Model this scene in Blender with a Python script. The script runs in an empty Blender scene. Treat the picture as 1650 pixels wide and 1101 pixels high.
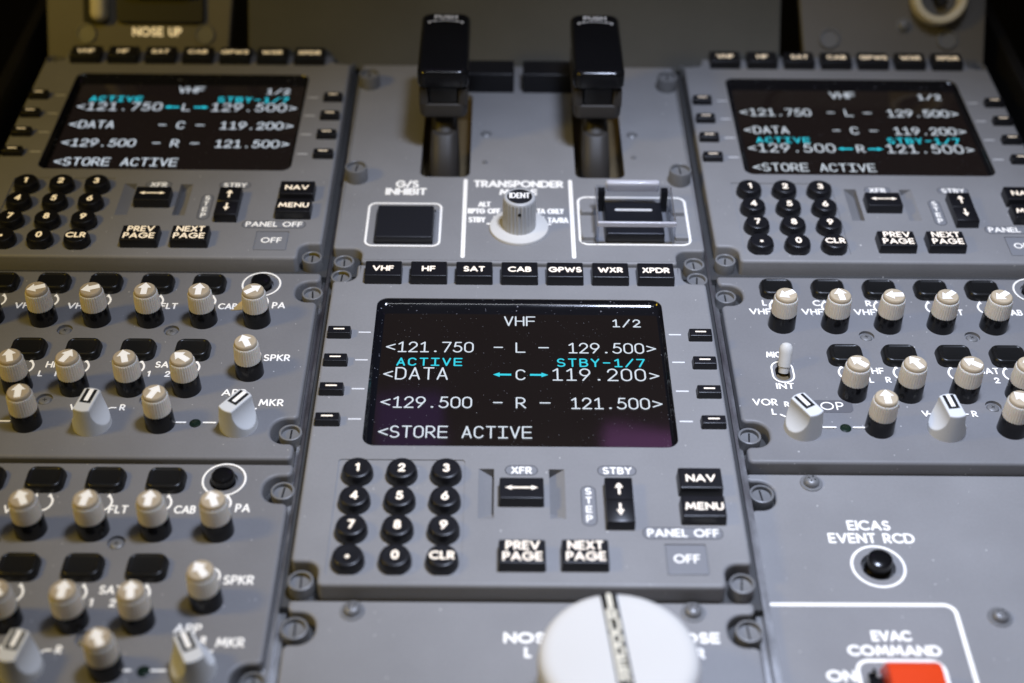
import bpy, bmesh, math, random
from mathutils import Matrix, Vector

random.seed(7)
S = 0.000917            # one drawing unit of the pedestal in metres
sc = bpy.context.scene
COL = sc.collection

# ------------------------------------------------------------------ camera
cam_d = bpy.data.cameras.new("camera")
cam = bpy.data.objects.new("camera", cam_d)
COL.objects.link(cam)
R = ((0.99993673, -0.00075848, 0.01122344),
     (0.00801104, -0.65241139, -0.75782268),
     (0.00789710, 0.75786464, -0.65236403))
cpos = (-7.602 * S, -410.304 * S, 370.167 * S)
mw = Matrix.Identity(4)
for i in range(3):
    mw[i][0] = R[0][i]
    mw[i][1] = -R[1][i]
    mw[i][2] = -R[2][i]
    mw[i][3] = cpos[i]
cam.matrix_world = mw
cam_d.sensor_width = 36.0
cam_d.lens = 51.05
cam_d.clip_start = 0.02
cam_d.clip_end = 50
cam_d.dof.use_dof = True
cam_d.dof.focus_distance = 566 * S
cam_d.dof.aperture_fstop = 6.1
cam_d.dof.aperture_blades = 9
sc.camera = cam

# ------------------------------------------------------------------ world and lamps
w = bpy.data.worlds.new("World")
sc.world = w
w.use_nodes = True
w.node_tree.nodes["Background"].inputs[0].default_value = (0.9, 0.75, 0.55, 1)
w.node_tree.nodes["Background"].inputs[1].default_value = 0.045


def area(name, loc, target, size, power, color, spread=180, sy=None):
    d = bpy.data.lights.new(name, 'AREA')
    d.shape = 'RECTANGLE' if sy else 'DISK'
    d.size = size
    if sy:
        d.size_y = sy
    d.energy = power
    d.color = color
    d.spread = math.radians(spread)
    o = bpy.data.objects.new(name, d)
    COL.objects.link(o)
    p = Vector([c * S for c in loc])
    t = Vector([c * S for c in target])
    o.location = p
    o.rotation_euler = (t - p).to_track_quat('-Z', 'Y').to_euler()
    return o


def spot(name, loc, target, radius, power, color, cone, blend):
    d = bpy.data.lights.new(name, 'SPOT')
    d.energy = power
    d.color = color
    d.shadow_soft_size = radius
    d.spot_size = math.radians(cone)
    d.spot_blend = blend
    o = bpy.data.objects.new(name, d)
    COL.objects.link(o)
    p = Vector([c * S for c in loc])
    t = Vector([c * S for c in target])
    o.location = p
    o.rotation_euler = (t - p).to_track_quat('-Z', 'Y').to_euler()
    return o


spot("cockpit_map_light", (104, -30, 650), (96, -30, 0), 0.05, 20.8, (0.72, 0.81, 1.06), 57.5, 1.0)
area("overhead_strip_light", (0, -105, 660), (10, -60, 0), 0.34, 0.38, (0.92, 0.95, 1.0), 180, 0.011)
area("added_purple_lamp_right", (112, 455, 480), (30, -30, 0), 0.060, 0.006, (0.85, 0.28, 0.95), 180, 0.022)  # unseen purple lamp added to put a reflection into the screen glass
area("added_purple_lamp_left", (-80, 430, 440), (-40, -30, 0), 0.05, 0.004, (0.45, 0.16, 1.0), 180, 0.05)  # second added lamp, for the violet reflection at the glass's lower left
area("cockpit_warm_lamp", (-540, -125, 470), (-70, 20, 0), 0.10, 1.0, (1.0, 0.67, 0.04))

sc.view_settings.view_transform = 'Standard'
sc.view_settings.look = 'None'
sc.view_settings.exposure = 0.0
sc.view_settings.gamma = 1.0
sc.cycles.use_denoising = True
sc.cycles.max_bounces = 8


# ------------------------------------------------------------------ materials
def mat(name, color, rough=0.5, metal=0.0, spec=0.5, emit=None, es=0.0, coat=0.0, trans=0.0, sss=0.0, ior=1.45):
    m = bpy.data.materials.new(name)
    m.use_nodes = True
    b = m.node_tree.nodes["Principled BSDF"]
    b.inputs["Base Color"].default_value = (*color, 1)
    b.inputs["Roughness"].default_value = rough
    b.inputs["Metallic"].default_value = metal
    b.inputs["Specular IOR Level"].default_value = spec
    b.inputs["IOR"].default_value = ior
    if emit:
        b.inputs["Emission Color"].default_value = (*emit, 1)
        b.inputs["Emission Strength"].default_value = es
    if coat:
        b.inputs["Coat Weight"].default_value = coat
    if trans:
        b.inputs["Transmission Weight"].default_value = trans
    if sss:
        b.inputs["Subsurface Weight"].default_value = sss
        b.inputs["Subsurface Radius"].default_value = (1, .8, .6)
        b.inputs["Subsurface Scale"].default_value = 0.0022
    return m


def N(m, t, **kw):
    n = m.node_tree.nodes.new(t)
    for k, v in kw.items():
        setattr(n, k, v)
    return n


def dusty(m, specks=((0.16, 0.06, 0.5),), speck_col=(0.62, 0.61, 0.58), var=0.12, bump=0.0, smudge=0.0, bscale=1.2):
    """colour variation, dust specks (scale per unit, radius in cells, share kept), fine bump"""
    nt = m.node_tree
    L = nt.links.new
    b = nt.nodes["Principled BSDF"]
    base = list(b.inputs["Base Color"].default_value)
    tc = N(m, "ShaderNodeTexCoord")
    mp = N(m, "ShaderNodeMapping")
    mp.inputs["Scale"].default_value = (1 / S, 1 / S, 1 / S)
    oi = N(m, "ShaderNodeObjectInfo")
    L(tc.outputs["Object"], mp.inputs["Vector"])
    sc_ = N(m, "ShaderNodeVectorMath", operation='SCALE')
    sc_.inputs[3].default_value = 1.0
    cx = N(m, "ShaderNodeCombineXYZ")
    mu = N(m, "ShaderNodeMath", operation='MULTIPLY')
    mu.inputs[1].default_value = 931.0
    L(oi.outputs["Random"], mu.inputs[0])
    L(mu.outputs[0], cx.inputs[0])
    L(mu.outputs[0], cx.inputs[1])
    ad = N(m, "ShaderNodeVectorMath", operation='ADD')
    L(mp.outputs[0], ad.inputs[0])
    L(cx.outputs[0], ad.inputs[1])
    vec = ad.outputs[0]
    no = N(m, "ShaderNodeTexNoise")
    no.inputs["Scale"].default_value = 0.035
    no.inputs["Detail"].default_value = 6
    L(vec, no.inputs["Vector"])
    mr = N(m, "ShaderNodeMapRange")
    mr.inputs["To Min"].default_value = 1 - var
    mr.inputs["To Max"].default_value = 1 + var
    L(no.outputs["Fac"], mr.inputs["Value"])
    hs = N(m, "ShaderNodeVectorMath", operation='SCALE')
    hs.inputs[0].default_value = base[:3]
    L(mr.outputs[0], hs.inputs[3])
    n4 = N(m, "ShaderNodeTexNoise")
    n4.inputs["Scale"].default_value = 0.9
    n4.inputs["Detail"].default_value = 8
    n4.inputs["Roughness"].default_value = 0.75
    L(vec, n4.inputs["Vector"])
    m4 = N(m, "ShaderNodeMapRange")
    m4.inputs["To Min"].default_value = 1 - var * 0.9
    m4.inputs["To Max"].default_value = 1 + var * 0.9
    L(n4.outputs["Fac"], m4.inputs["Value"])
    h4 = N(m, "ShaderNodeVectorMath", operation='SCALE')
    L(hs.outputs[0], h4.inputs[0])
    L(m4.outputs[0], h4.inputs[3])
    out = h4.outputs[0]
    for (s, r, keep) in specks:
        vo = N(m, "ShaderNodeTexVoronoi")
        vo.inputs["Scale"].default_value = s
        L(vec, vo.inputs["Vector"])
        sp = N(m, "ShaderNodeSeparateColor")
        L(vo.outputs["Color"], sp.inputs[0])
        kp = N(m, "ShaderNodeMath", operation='LESS_THAN')
        kp.inputs[1].default_value = keep
        L(sp.outputs[0], kp.inputs[0])
        rr_ = N(m, "ShaderNodeMath", operation='MULTIPLY')
        rr_.inputs[1].default_value = r
        L(sp.outputs[1], rr_.inputs[0])
        lt = N(m, "ShaderNodeMath", operation='LESS_THAN')
        L(vo.outputs["Distance"], lt.inputs[0])
        L(rr_.outputs[0], lt.inputs[1])
        an = N(m, "ShaderNodeMath", operation='MULTIPLY')
        L(kp.outputs[0], an.inputs[0])
        L(lt.outputs[0], an.inputs[1])
        op = N(m, "ShaderNodeMath", operation='MULTIPLY')
        L(an.outputs[0], op.inputs[0])
        L(sp.outputs[2], op.inputs[1])
        mx = N(m, "ShaderNodeMix", data_type='RGBA')
        L(op.outputs[0], mx.inputs[0])
        L(out, mx.inputs[6])
        mx.inputs[7].default_value = (*speck_col, 1)
        out = mx.outputs[2]
    L(out, b.inputs["Base Color"])
    if smudge:
        n2 = N(m, "ShaderNodeTexNoise")
        n2.inputs["Scale"].default_value = 0.06
        n2.inputs["Detail"].default_value = 5
        L(vec, n2.inputs["Vector"])
        m2 = N(m, "ShaderNodeMapRange")
        r0 = b.inputs["Roughness"].default_value
        m2.inputs["To Min"].default_value = max(0.02, r0 - smudge)
        m2.inputs["To Max"].default_value = r0 + smudge
        L(n2.outputs["Fac"], m2.inputs["Value"])
        L(m2.outputs[0], b.inputs["Roughness"])
    if bump:
        n3 = N(m, "ShaderNodeTexNoise")
        n3.inputs["Scale"].default_value = bscale
        n3.inputs["Detail"].default_value = 3
        L(vec, n3.inputs["Vector"])
        bp = N(m, "ShaderNodeBump")
        bp.inputs["Strength"].default_value = bump
        bp.inputs["Distance"].default_value = 0.0002
        L(n3.outputs["Fac"], bp.inputs["Height"])
        L(bp.outputs[0], b.inputs["Normal"])
    return m


M = {}
M['panel'] = dusty(mat('grey_panel_paint', (0.265, 0.262, 0.262), 0.46, spec=0.35), specks=((0.075, 0.05, 0.5), (0.2, 0.075, 0.45), (0.42, 0.11, 0.5)), var=0.14, bump=0.06, smudge=0.14)
M['panel_audio'] = dusty(mat('darker_grey_panel_paint', (0.215, 0.213, 0.216), 0.46, spec=0.35), specks=((0.075, 0.05, 0.5), (0.2, 0.075, 0.45), (0.42, 0.11, 0.5)), var=0.14, bump=0.06, smudge=0.14)
M['floor'] = dusty(mat('grey_flange_paint', (0.05, 0.05, 0.05), 0.5), var=0.2)
M['black'] = dusty(mat('black_key_plastic', (0.010, 0.010, 0.012), 0.34, spec=0.5), specks=((0.3, 0.05, 0.35),), speck_col=(0.2, 0.2, 0.2), var=0.2, smudge=0.08, bump=0.03)
M['gloss'] = dusty(mat('gloss_black_plastic', (0.006, 0.006, 0.007), 0.2, spec=0.5), specks=((0.3, 0.05, 0.3),), speck_col=(0.2, 0.2, 0.2), var=0.2, smudge=0.08)
M['rubber'] = dusty(mat('black_rubber_button', (0.009, 0.009, 0.009), 0.33, spec=0.45), specks=((0.3, 0.06, 0.4),), speck_col=(0.15, 0.15, 0.15), var=0.2, smudge=0.06, bump=0.08)
M['bezel'] = dusty(mat('screen_bezel_black', (0.007, 0.007, 0.009), 0.10, spec=0.5), specks=((0.5, 0.16, 0.6), (0.9, 0.2, 0.35)), speck_col=(0.30, 0.30, 0.33), var=0.2, smudge=0.06)
M['glass'] = dusty(mat('dark_screen_glass', (0.006, 0.005, 0.005), 0.06, spec=0.5, emit=(0.011, 0.0075, 0.0065), es=0.7), specks=((0.14, 0.034, 0.5), (0.38, 0.07, 0.5), (0.8, 0.13, 0.55)), speck_col=(0.26, 0.26, 0.27), var=0.2, smudge=0.04)
M['legend'] = mat('backlit_legend_white', (0.85, 0.83, 0.78), 0.5, emit=(1.0, 0.73, 0.38), es=0.55)
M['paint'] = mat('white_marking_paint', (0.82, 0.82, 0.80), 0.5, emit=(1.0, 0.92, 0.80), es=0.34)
M['tick'] = mat('white_tick_paint', (0.80, 0.80, 0.80), 0.5)
M['lcdw'] = mat('screen_text_white', (0.02, 0.02, 0.02), 0.4, emit=(0.74, 0.82, 0.92), es=0.95)
M['lcdc'] = mat('screen_text_cyan', (0.02, 0.02, 0.02), 0.4, emit=(0.02, 0.66, 0.82), es=1.0)
M['knobw'] = dusty(mat('off_white_knob_plastic', (0.74, 0.75, 0.74), 0.42, spec=0.4), specks=((0.3, 0.05, 0.3),), speck_col=(0.3, 0.28, 0.25), var=0.04, smudge=0.05)
M['trimw'] = dusty(mat('white_trim_knob_plastic', (0.70, 0.68, 0.63), 0.35, spec=0.4), specks=((0.2, 0.05, 0.3),), speck_col=(0.5, 0.5, 0.48), var=0.02, smudge=0.05)
M['cap'] = dusty(mat('frosted_translucent_cap', (0.86, 0.79, 0.68), 0.36, spec=0.5, sss=0.6), specks=(), var=0.16, smudge=0.08)
M['captop'] = dusty(mat('tan_cap_disc', (0.52, 0.43, 0.30), 0.40, spec=0.4, sss=0.2), specks=((0.4, 0.06, 0.3),), speck_col=(0.3, 0.25, 0.2), var=0.2, smudge=0.08)
M['arrow'] = mat('white_arrow', (0.88, 0.87, 0.84), 0.5, emit=(1, .92, .8), es=0.25)
M['ident'] = mat('grey_ribbed_knob_plastic', (0.50, 0.50, 0.49), 0.4)
M['screw'] = dusty(mat('grey_painted_screw', (0.22, 0.22, 0.22), 0.38, metal=0.25), specks=(), var=0.25, smudge=0.1, bscale=1)
M['fast'] = dusty(mat('grey_painted_fastener', (0.20, 0.20, 0.20), 0.42, metal=0.1), specks=((0.5, 0.1, 0.3),), var=0.2, smudge=0.1)
M['dark'] = mat('dark_slot', (0.006, 0.006, 0.006), 0.6)
M['yellow'] = mat('yellow_witness_mark', (0.20, 0.15, 0.02), 0.5)
M['steel'] = dusty(mat('bare_rail_metal', (0.5, 0.5, 0.5), 0.35, metal=1.0), specks=(), var=0.4, smudge=0.15)
M['brown'] = dusty(mat('brown_grey_lever_paint', (0.040, 0.036, 0.032), 0.5), var=0.15, bump=0.05)
M['bronze'] = dusty(mat('bronze_slot_lining', (0.13, 0.10, 0.055), 0.5), var=0.4)
M['olive'] = dusty(mat('olive_grey_housing_paint', (0.096, 0.095, 0.084), 0.6, spec=0.3), specks=((0.1, 0.05, 0.3),), var=0.15, bump=0.05)
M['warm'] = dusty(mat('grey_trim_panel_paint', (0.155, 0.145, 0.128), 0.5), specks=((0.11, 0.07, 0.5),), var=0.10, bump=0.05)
M['rail'] = dusty(mat('black_side_rail', (0.010, 0.0095, 0.009), 0.5), var=0.3)
M['red'] = dusty(mat('red_guard_plastic', (0.78, 0.065, 0.014), 0.28, spec=0.5), specks=((0.3, 0.05, 0.3),), speck_col=(0.8, 0.3, 0.2), var=0.06, smudge=0.06)
M['clear'] = bpy.data.materials.new('clear_acrylic')
M['clear'].use_nodes = True
_nt = M['clear'].node_tree
_nt.nodes.remove(_nt.nodes["Principled BSDF"])
_tr = _nt.nodes.new("ShaderNodeBsdfTransparent")
_tr.inputs[0].default_value = (0.90, 0.91, 0.93, 1)
_gl = _nt.nodes.new("ShaderNodeBsdfGlossy")
_gl.inputs["Roughness"].default_value = 0.12
_fr = _nt.nodes.new("ShaderNodeFresnel")
_fr.inputs[0].default_value = 1.45
_mx = _nt.nodes.new("ShaderNodeMixShader")
_ge = _nt.nodes.new("ShaderNodeNewGeometry")
_iv = _nt.nodes.new("ShaderNodeMath")
_iv.operation = 'SUBTRACT'
_iv.inputs[0].default_value = 1.0
_nt.links.new(_ge.outputs["Backfacing"], _iv.inputs[1])
_mu = _nt.nodes.new("ShaderNodeMath")
_mu.operation = 'MULTIPLY'
_nt.links.new(_iv.outputs[0], _mu.inputs[0])
_nt.links.new(_fr.outputs[0], _mu.inputs[1])
_nt.links.new(_mu.outputs[0], _mx.inputs[0])
_nt.links.new(_tr.outputs[0], _mx.inputs[1])
_nt.links.new(_gl.outputs[0], _mx.inputs[2])
_nt.links.new(_mx.outputs[0], _nt.nodes["Material Output"].inputs[0])
M['edge'] = mat('acrylic_edge', (0.80, 0.79, 0.83), 0.12, trans=0.35, ior=1.4)
M['creaml'] = mat('cream_lettering', (0.80, 0.74, 0.58), 0.5)
M['tape'] = mat('tan_masking_tape', (0.55, 0.36, 0.12), 0.6)
M['led'] = mat('dark_green_lens', (0.008, 0.020, 0.012), 0.25)
M['oplate'] = mat('smoked_operator_plate', (0.135, 0.135, 0.145), 0.3)
M['groove'] = mat('engraved_groove', (0.035, 0.035, 0.04), 0.5)
M['plate'] = mat('smoked_label_plate', (0.245, 0.25, 0.265), 0.22)
M['navy'] = mat('blue_black_switch_plastic', (0.016, 0.0165, 0.020), 0.36)
M['cream'] = mat('cream_lever_knob', (0.75, 0.68, 0.50), 0.45)

# ------------------------------------------------------------------ mesh helpers
MESH = {}


def finish(name, verts, faces, m, ang=31.0, fix=False):
    me = bpy.data.meshes.new(name)
    me.from_pydata([(a * S, b * S, c * S) for a, b, c in verts], [], faces)
    if fix:
        bm = bmesh.new()
        bm.from_mesh(me)
        bmesh.ops.recalc_face_normals(bm, faces=bm.faces)
        bm.to_mesh(me)
        bm.free()
    me.polygons.foreach_set('use_smooth', [True] * len(me.polygons))
    me.set_sharp_from_angle(angle=math.radians(ang))
    me.materials.append(M[m])
    return me


def obj(name, me, parent=None, loc=(0, 0, 0), rot=(0, 0, 0)):
    o = bpy.data.objects.new(name, me)
    COL.objects.link(o)
    o.location = [c * S for c in loc]
    o.rotation_euler = rot
    if parent:
        o.parent = parent
    return o


def thing(name, label, cat, loc=(0, 0, 0), group=None):
    o = bpy.data.objects.new(name, None)
    COL.objects.link(o)
    o.empty_display_size = 0.01
    o.location = [c * S for c in loc]
    o['label'] = label
    o['category'] = cat
    o['kind'] = 'thing'
    if group:
        o['group'] = group
    return o


def arc(cx, cy, rx, ry, a0, a1, n=None):
    n = n or max(4, int(abs(a1 - a0) / 15))
    return [(cx + rx * math.cos(math.radians(a0 + (a1 - a0) * i / n)), cy + ry * math.sin(math.radians(a0 + (a1 - a0) * i / n))) for i in range(n + 1)]


def rr(wd, dp, r, n=5, cx=0, cy=0):
    r = max(0.02, min(r, wd / 2 - .01, dp / 2 - .01))
    x, y = wd / 2 - r, dp / 2 - r
    p = []
    for (sx, sy, a) in ((1, 1, 0), (-1, 1, 90), (-1, -1, 180), (1, -1, 270)):
        p += arc(cx + sx * x, cy + sy * y, r, r, a, a + 90, n)
    return p


def circ(r, n=32, cx=0, cy=0):
    return [(cx + r * math.cos(2 * math.pi * i / n), cy + r * math.sin(2 * math.pi * i / n)) for i in range(n)]


class B:
    """collects vertices and faces of one part"""
    def __init__(s):
        s.v, s.f = [], []

    def loft(s, loops, cap0=False, cap1=True):
        n = len(loops[0])
        o = len(s.v)
        for l in loops:
            s.v += [tuple(p) for p in l]
        for k in range(len(loops) - 1):
            a, b = o + k * n, o + (k + 1) * n
            for i in range(n):
                j = (i + 1) % n
                s.f.append((a + i, a + j, b + j, b + i))
        if cap1:
            a = o + (len(loops) - 1) * n
            s.f.append(tuple(a + i for i in range(n)))
        if cap0:
            s.f.append(tuple(o + n - 1 - i for i in range(n)))
        return s

    def kbox(s, wd, dp, h, r, b, t=0.0, seg=4, cx=0, cy=0, z=0, n=5, cap0=False):
        L = [[(x, y, z) for x, y in rr(wd, dp, r, n, cx, cy)]]
        for i in range(seg + 1):
            a = math.pi / 2 * i / seg
            ins = t + b * (1 - math.cos(a))
            L.append([(x, y, z + h - b + b * math.sin(a)) for x, y in rr(wd - 2 * ins, dp - 2 * ins, r - ins * .8, n, cx, cy)])
        ins += .25
        L.append([(x, y, z + h) for x, y in rr(wd - 2 * ins, dp - 2 * ins, r - ins * .8, n, cx, cy)])
        return s.loft(L, cap0=cap0)

    def lathe(s, prof, n=32, cx=0, cy=0, cap0=False, cap1=True, mod=None):
        L = []
        for r, z in prof:
            L.append([(cx + (r * (mod(i / n, z) if mod else 1)) * math.cos(2 * math.pi * i / n), cy + (r * (mod(i / n, z) if mod else 1)) * math.sin(2 * math.pi * i / n), z) for i in range(n)])
        return s.loft(L, cap0=cap0, cap1=cap1)

    def box(s, x0, x1, y0, y1, z0, z1):
        return s.loft([[(x0, y0, z), (x1, y0, z), (x1, y1, z), (x0, y1, z)] for z in (z0, z1)], cap0=True)

    def done(s, name, m, ang=31.0):
        return finish(name, s.v, s.f, m, ang)


def inset(poly, d):
    """offset a closed ccw polygon inwards by d"""
    out = []
    n = len(poly)
    for i in range(n):
        p0, p, p1 = poly[i - 1], poly[i], poly[(i + 1) % n]
        e0 = (p[0] - p0[0], p[1] - p0[1])
        e1 = (p1[0] - p[0], p1[1] - p[1])
        l0, l1 = math.hypot(*e0) or 1, math.hypot(*e1) or 1
        n0, n1 = (-e0[1] / l0, e0[0] / l0), (-e1[1] / l1, e1[0] / l1)
        mx, my = n0[0] + n1[0], n0[1] + n1[1]
        q = mx * mx + my * my
        k = 2 / q if q > .3 else 1
        out.append((p[0] + mx * k * d, p[1] + my * k * d))
    return out


def fillet(pts):
    """pts: (x, y, radius) ccw -> rounded polygon"""
    out = []
    n = len(pts)
    for i in range(n):
        x0, y0, _ = pts[i - 1]
        x, y, r = pts[i]
        x1, y1, _ = pts[(i + 1) % n]
        a = Vector((x0 - x, y0 - y)).normalized()
        b = Vector((x1 - x, y1 - y)).normalized()
        ang = a.angle(b)
        if r <= 0:
            out.append((x, y))
            continue
        t = r / math.tan(ang / 2)
        c = Vector((x, y)) + (a + b).normalized() * (r / math.sin(ang / 2))
        p, q = Vector((x, y)) + a * t, Vector((x, y)) + b * t
        a0 = math.atan2(p.y - c.y, p.x - c.x)
        a1 = math.atan2(q.y - c.y, q.x - c.x)
        d = (a1 - a0 + math.pi) % (2 * math.pi) - math.pi
        k = 7
        out += [(c.x + r * math.cos(a0 + d * j / k), c.y + r * math.sin(a0 + d * j / k)) for j in range(k + 1)]
    return out


def slab(name, outline, z0, z1, m, bevel=1.3, holes=(), seg=4):
    """panel body: bevelled outline, holes = [(loop, depth, floor?)]"""
    s = B()
    L = [[(x, y, z0) for x, y in outline]]
    for i in range(seg + 1):
        a = math.pi / 2 * i / seg
        L.append([(x, y, z1 - bevel + bevel * math.sin(a)) for x, y in inset(outline, bevel * (1 - math.cos(a)))])
    top = inset(outline, bevel + .3)
    L.append([(x, y, z1) for x, y in top])
    s.loft(L, cap1=False)
    bm = bmesh.new()
    edges = []

    def loop(pts):
        vs = [bm.verts.new((x, y, z1)) for x, y in pts]
        for i in range(len(vs)):
            edges.append(bm.edges.new((vs[i], vs[(i + 1) % len(vs)])))
    loop(top)
    for h in holes:
        loop(h[0])
    r = bmesh.ops.triangle_fill(bm, use_beauty=True, use_dissolve=False, edges=edges, normal=(0, 0, 1))
    bm.verts.index_update()
    o = len(s.v)
    s.v += [tuple(v.co) for v in bm.verts]
    for f in bm.faces:
        idx = [o + v.index for v in f.verts]
        if f.normal.z < 0:
            idx.reverse()
        s.f.append(tuple(idx))
    bm.free()
    for h in holes:
        pts, dep, fl = h
        lo = [(x, y, z1 - dep) for x, y in pts]
        up = [(x, y, z1) for x, y in pts]
        s.loft([lo[::-1], up[::-1]], cap1=False)
        if fl:
            o = len(s.v)
            s.v += lo
            s.f.append(tuple(range(o, o + len(lo))))
    return s.done(name, m)


# ------------------------------------------------------------------ stroke lettering
GL = {
    'A': (.82, [[(0, 0), (.41, 1), (.82, 0)], [(.13, .3), (.69, .3)]]),
    'B': (.56, [[(0, 0), (0, 1), (.26, 1)] + arc(.28, .77, .23, .23, 85, -90) + [(0, .54)], [(0, .54), (.28, .54)] + arc(.28, .27, .28, .27, 85, -90) + [(0, 0)]]),
    'C': (.82, [arc(.5, .5, .5, .5, 48, 312)]),
    'D': (.8, [[(0, 0), (0, 1), (.28, 1)] + arc(.3, .5, .5, .5, 88, -88) + [(0, 0)]]),
    'E': (.5, [[(.5, 1), (0, 1), (0, 0), (.5, 0)], [(0, .5), (.46, .5)]]),
    'F': (.47, [[(.47, 1), (0, 1), (0, 0)], [(0, .5), (.43, .5)]]),
    'G': (.98, [arc(.5, .5, .5, .5, 42, 360) + [(.55, .5)]]),
    'H': (.66, [[(0, 0), (0, 1)], [(.66, 0), (.66, 1)], [(0, .5), (.66, .5)]]),
    'I': (0, [[(0, 0), (0, 1)]]),
    'K': (.6, [[(0, 0), (0, 1)], [(.56, 1), (.02, .48)], [(.14, .58), (.6, 0)]]),
    'L': (.42, [[(0, 1), (0, 0), (.42, 0)]]),
    'M': (.94, [[(0, 0), (.14, 1), (.47, .2), (.8, 1), (.94, 0)]]),
    'N': (.74, [[(0, 0), (0, 1), (.74, 0), (.74, 1)]]),
    'O': (1.0, [arc(.5, .5, .5, .5, 0, 360)]),
    'P': (.52, [[(0, 0), (0, 1), (.24, 1)] + arc(.25, .725, .27, .275, 85, -90) + [(0, .45)]]),
    'R': (.56, [[(0, 0), (0, 1), (.24, 1)] + arc(.25, .725, .27, .275, 85, -90) + [(0, .45)], [(.22, .45), (.56, 0)]]),
    'S': (.54, [arc(.27, .745, .24, .255, 35, 270) + arc(.27, .245, .27, .245, 88, -148)]),
    'T': (.6, [[(0, 1), (.6, 1)], [(.3, 1), (.3, 0)]]),
    'U': (.62, [[(0, 1), (0, .32)] + arc(.31, .31, .31, .31, 180, 360) + [(.62, 1)]]),
    'V': (.78, [[(0, 1), (.39, 0), (.78, 1)]]),
    'W': (1.15, [[(0, 1), (.29, 0), (.575, .85), (.86, 0), (1.15, 1)]]),
    'X': (.66, [[(0, 0), (.62, 1)], [(.04, 1), (.66, 0)]]),
    'Y': (.66, [[(0, 1), (.33, .48), (.66, 1)], [(.33, .48), (.33, 0)]]),
    '0': (.58, [arc(.29, .5, .29, .5, 0, 360)]),
    '1': (.22, [[(0, .82), (.22, 1), (.22, 0)]]),
    '2': (.56, [arc(.27, .72, .26, .28, 175, -32) + [(0, 0), (.56, 0)]]),
    '3': (.54, [arc(.26, .76, .23, .24, 155, -90), arc(.26, .26, .27, .26, 90, -155)]),
    '4': (.62, [[(.46, 0), (.46, 1), (0, .27), (.62, .27)]]),
    '5': (.56, [[(.5, 1), (.14, 1), (.07, .55)] + arc(.25, .32, .3, .32, 128, -150)]),
    '6': (.58, [arc(.29, .3, .29, .3, 0, 360), [(.03, .42), (.42, 1)]]),
    '7': (.54, [[(0, 1), (.54, 1), (.16, 0)]]),
    '8': (.56, [arc(.28, .76, .23, .24, 0, 360), arc(.28, .26, .28, .26, 0, 360)]),
    '9': (.58, [arc(.29, .7, .29, .3, 0, 360), [(.55, .58), (.16, 0)]]),
    '/': (.45, [[(0, -.02), (.45, 1.02)]]),
    '-': (.4, [[(0, .5), (.4, .5)]]),
    '.': (0, [[(0, .03), (0.01, .03)]]),
    '<': (.6, [[(.6, .85), (0, .5), (.6, .15)]]),
    '>': (.6, [[(0, .85), (.6, .5), (0, .15)]]),
    ' ': (.3, []),
}
MONO = {
    '1': (.6, [[(.06, .8), (.32, 1), (.32, 0)], [(.05, 0), (.6, 0)]]),
    'I': (.5, [[(0, 1), (.5, 1)], [(.25, 1), (.25, 0)], [(0, 0), (.5, 0)]]),
    '0': (.6, [arc(.3, .7, .3, .3, 0, 180) + arc(.3, .3, .3, .3, 180, 360) + [(.6, .7)]]),
    'C': (.6, [arc(.3, .68, .3, .32, 25, 180) + arc(.3, .32, .3, .32, 180, 335)]),
    'O': (.6, [arc(.3, .7, .3, .3, 0, 180) + arc(.3, .3, .3, .3, 180, 360) + [(.6, .7)]]),
    '.': (.6, [[(.28, .05), (.32, .05)]]),
    '-': (.6, [[(.05, .5), (.55, .5)]]),
    'D': (.6, [[(0, 0), (0, 1), (.25, 1)] + arc(.28, .66, .32, .34, 85, 0) + arc(.28, .34, .32, .34, 0, -85) + [(0, 0)]]),
}


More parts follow.
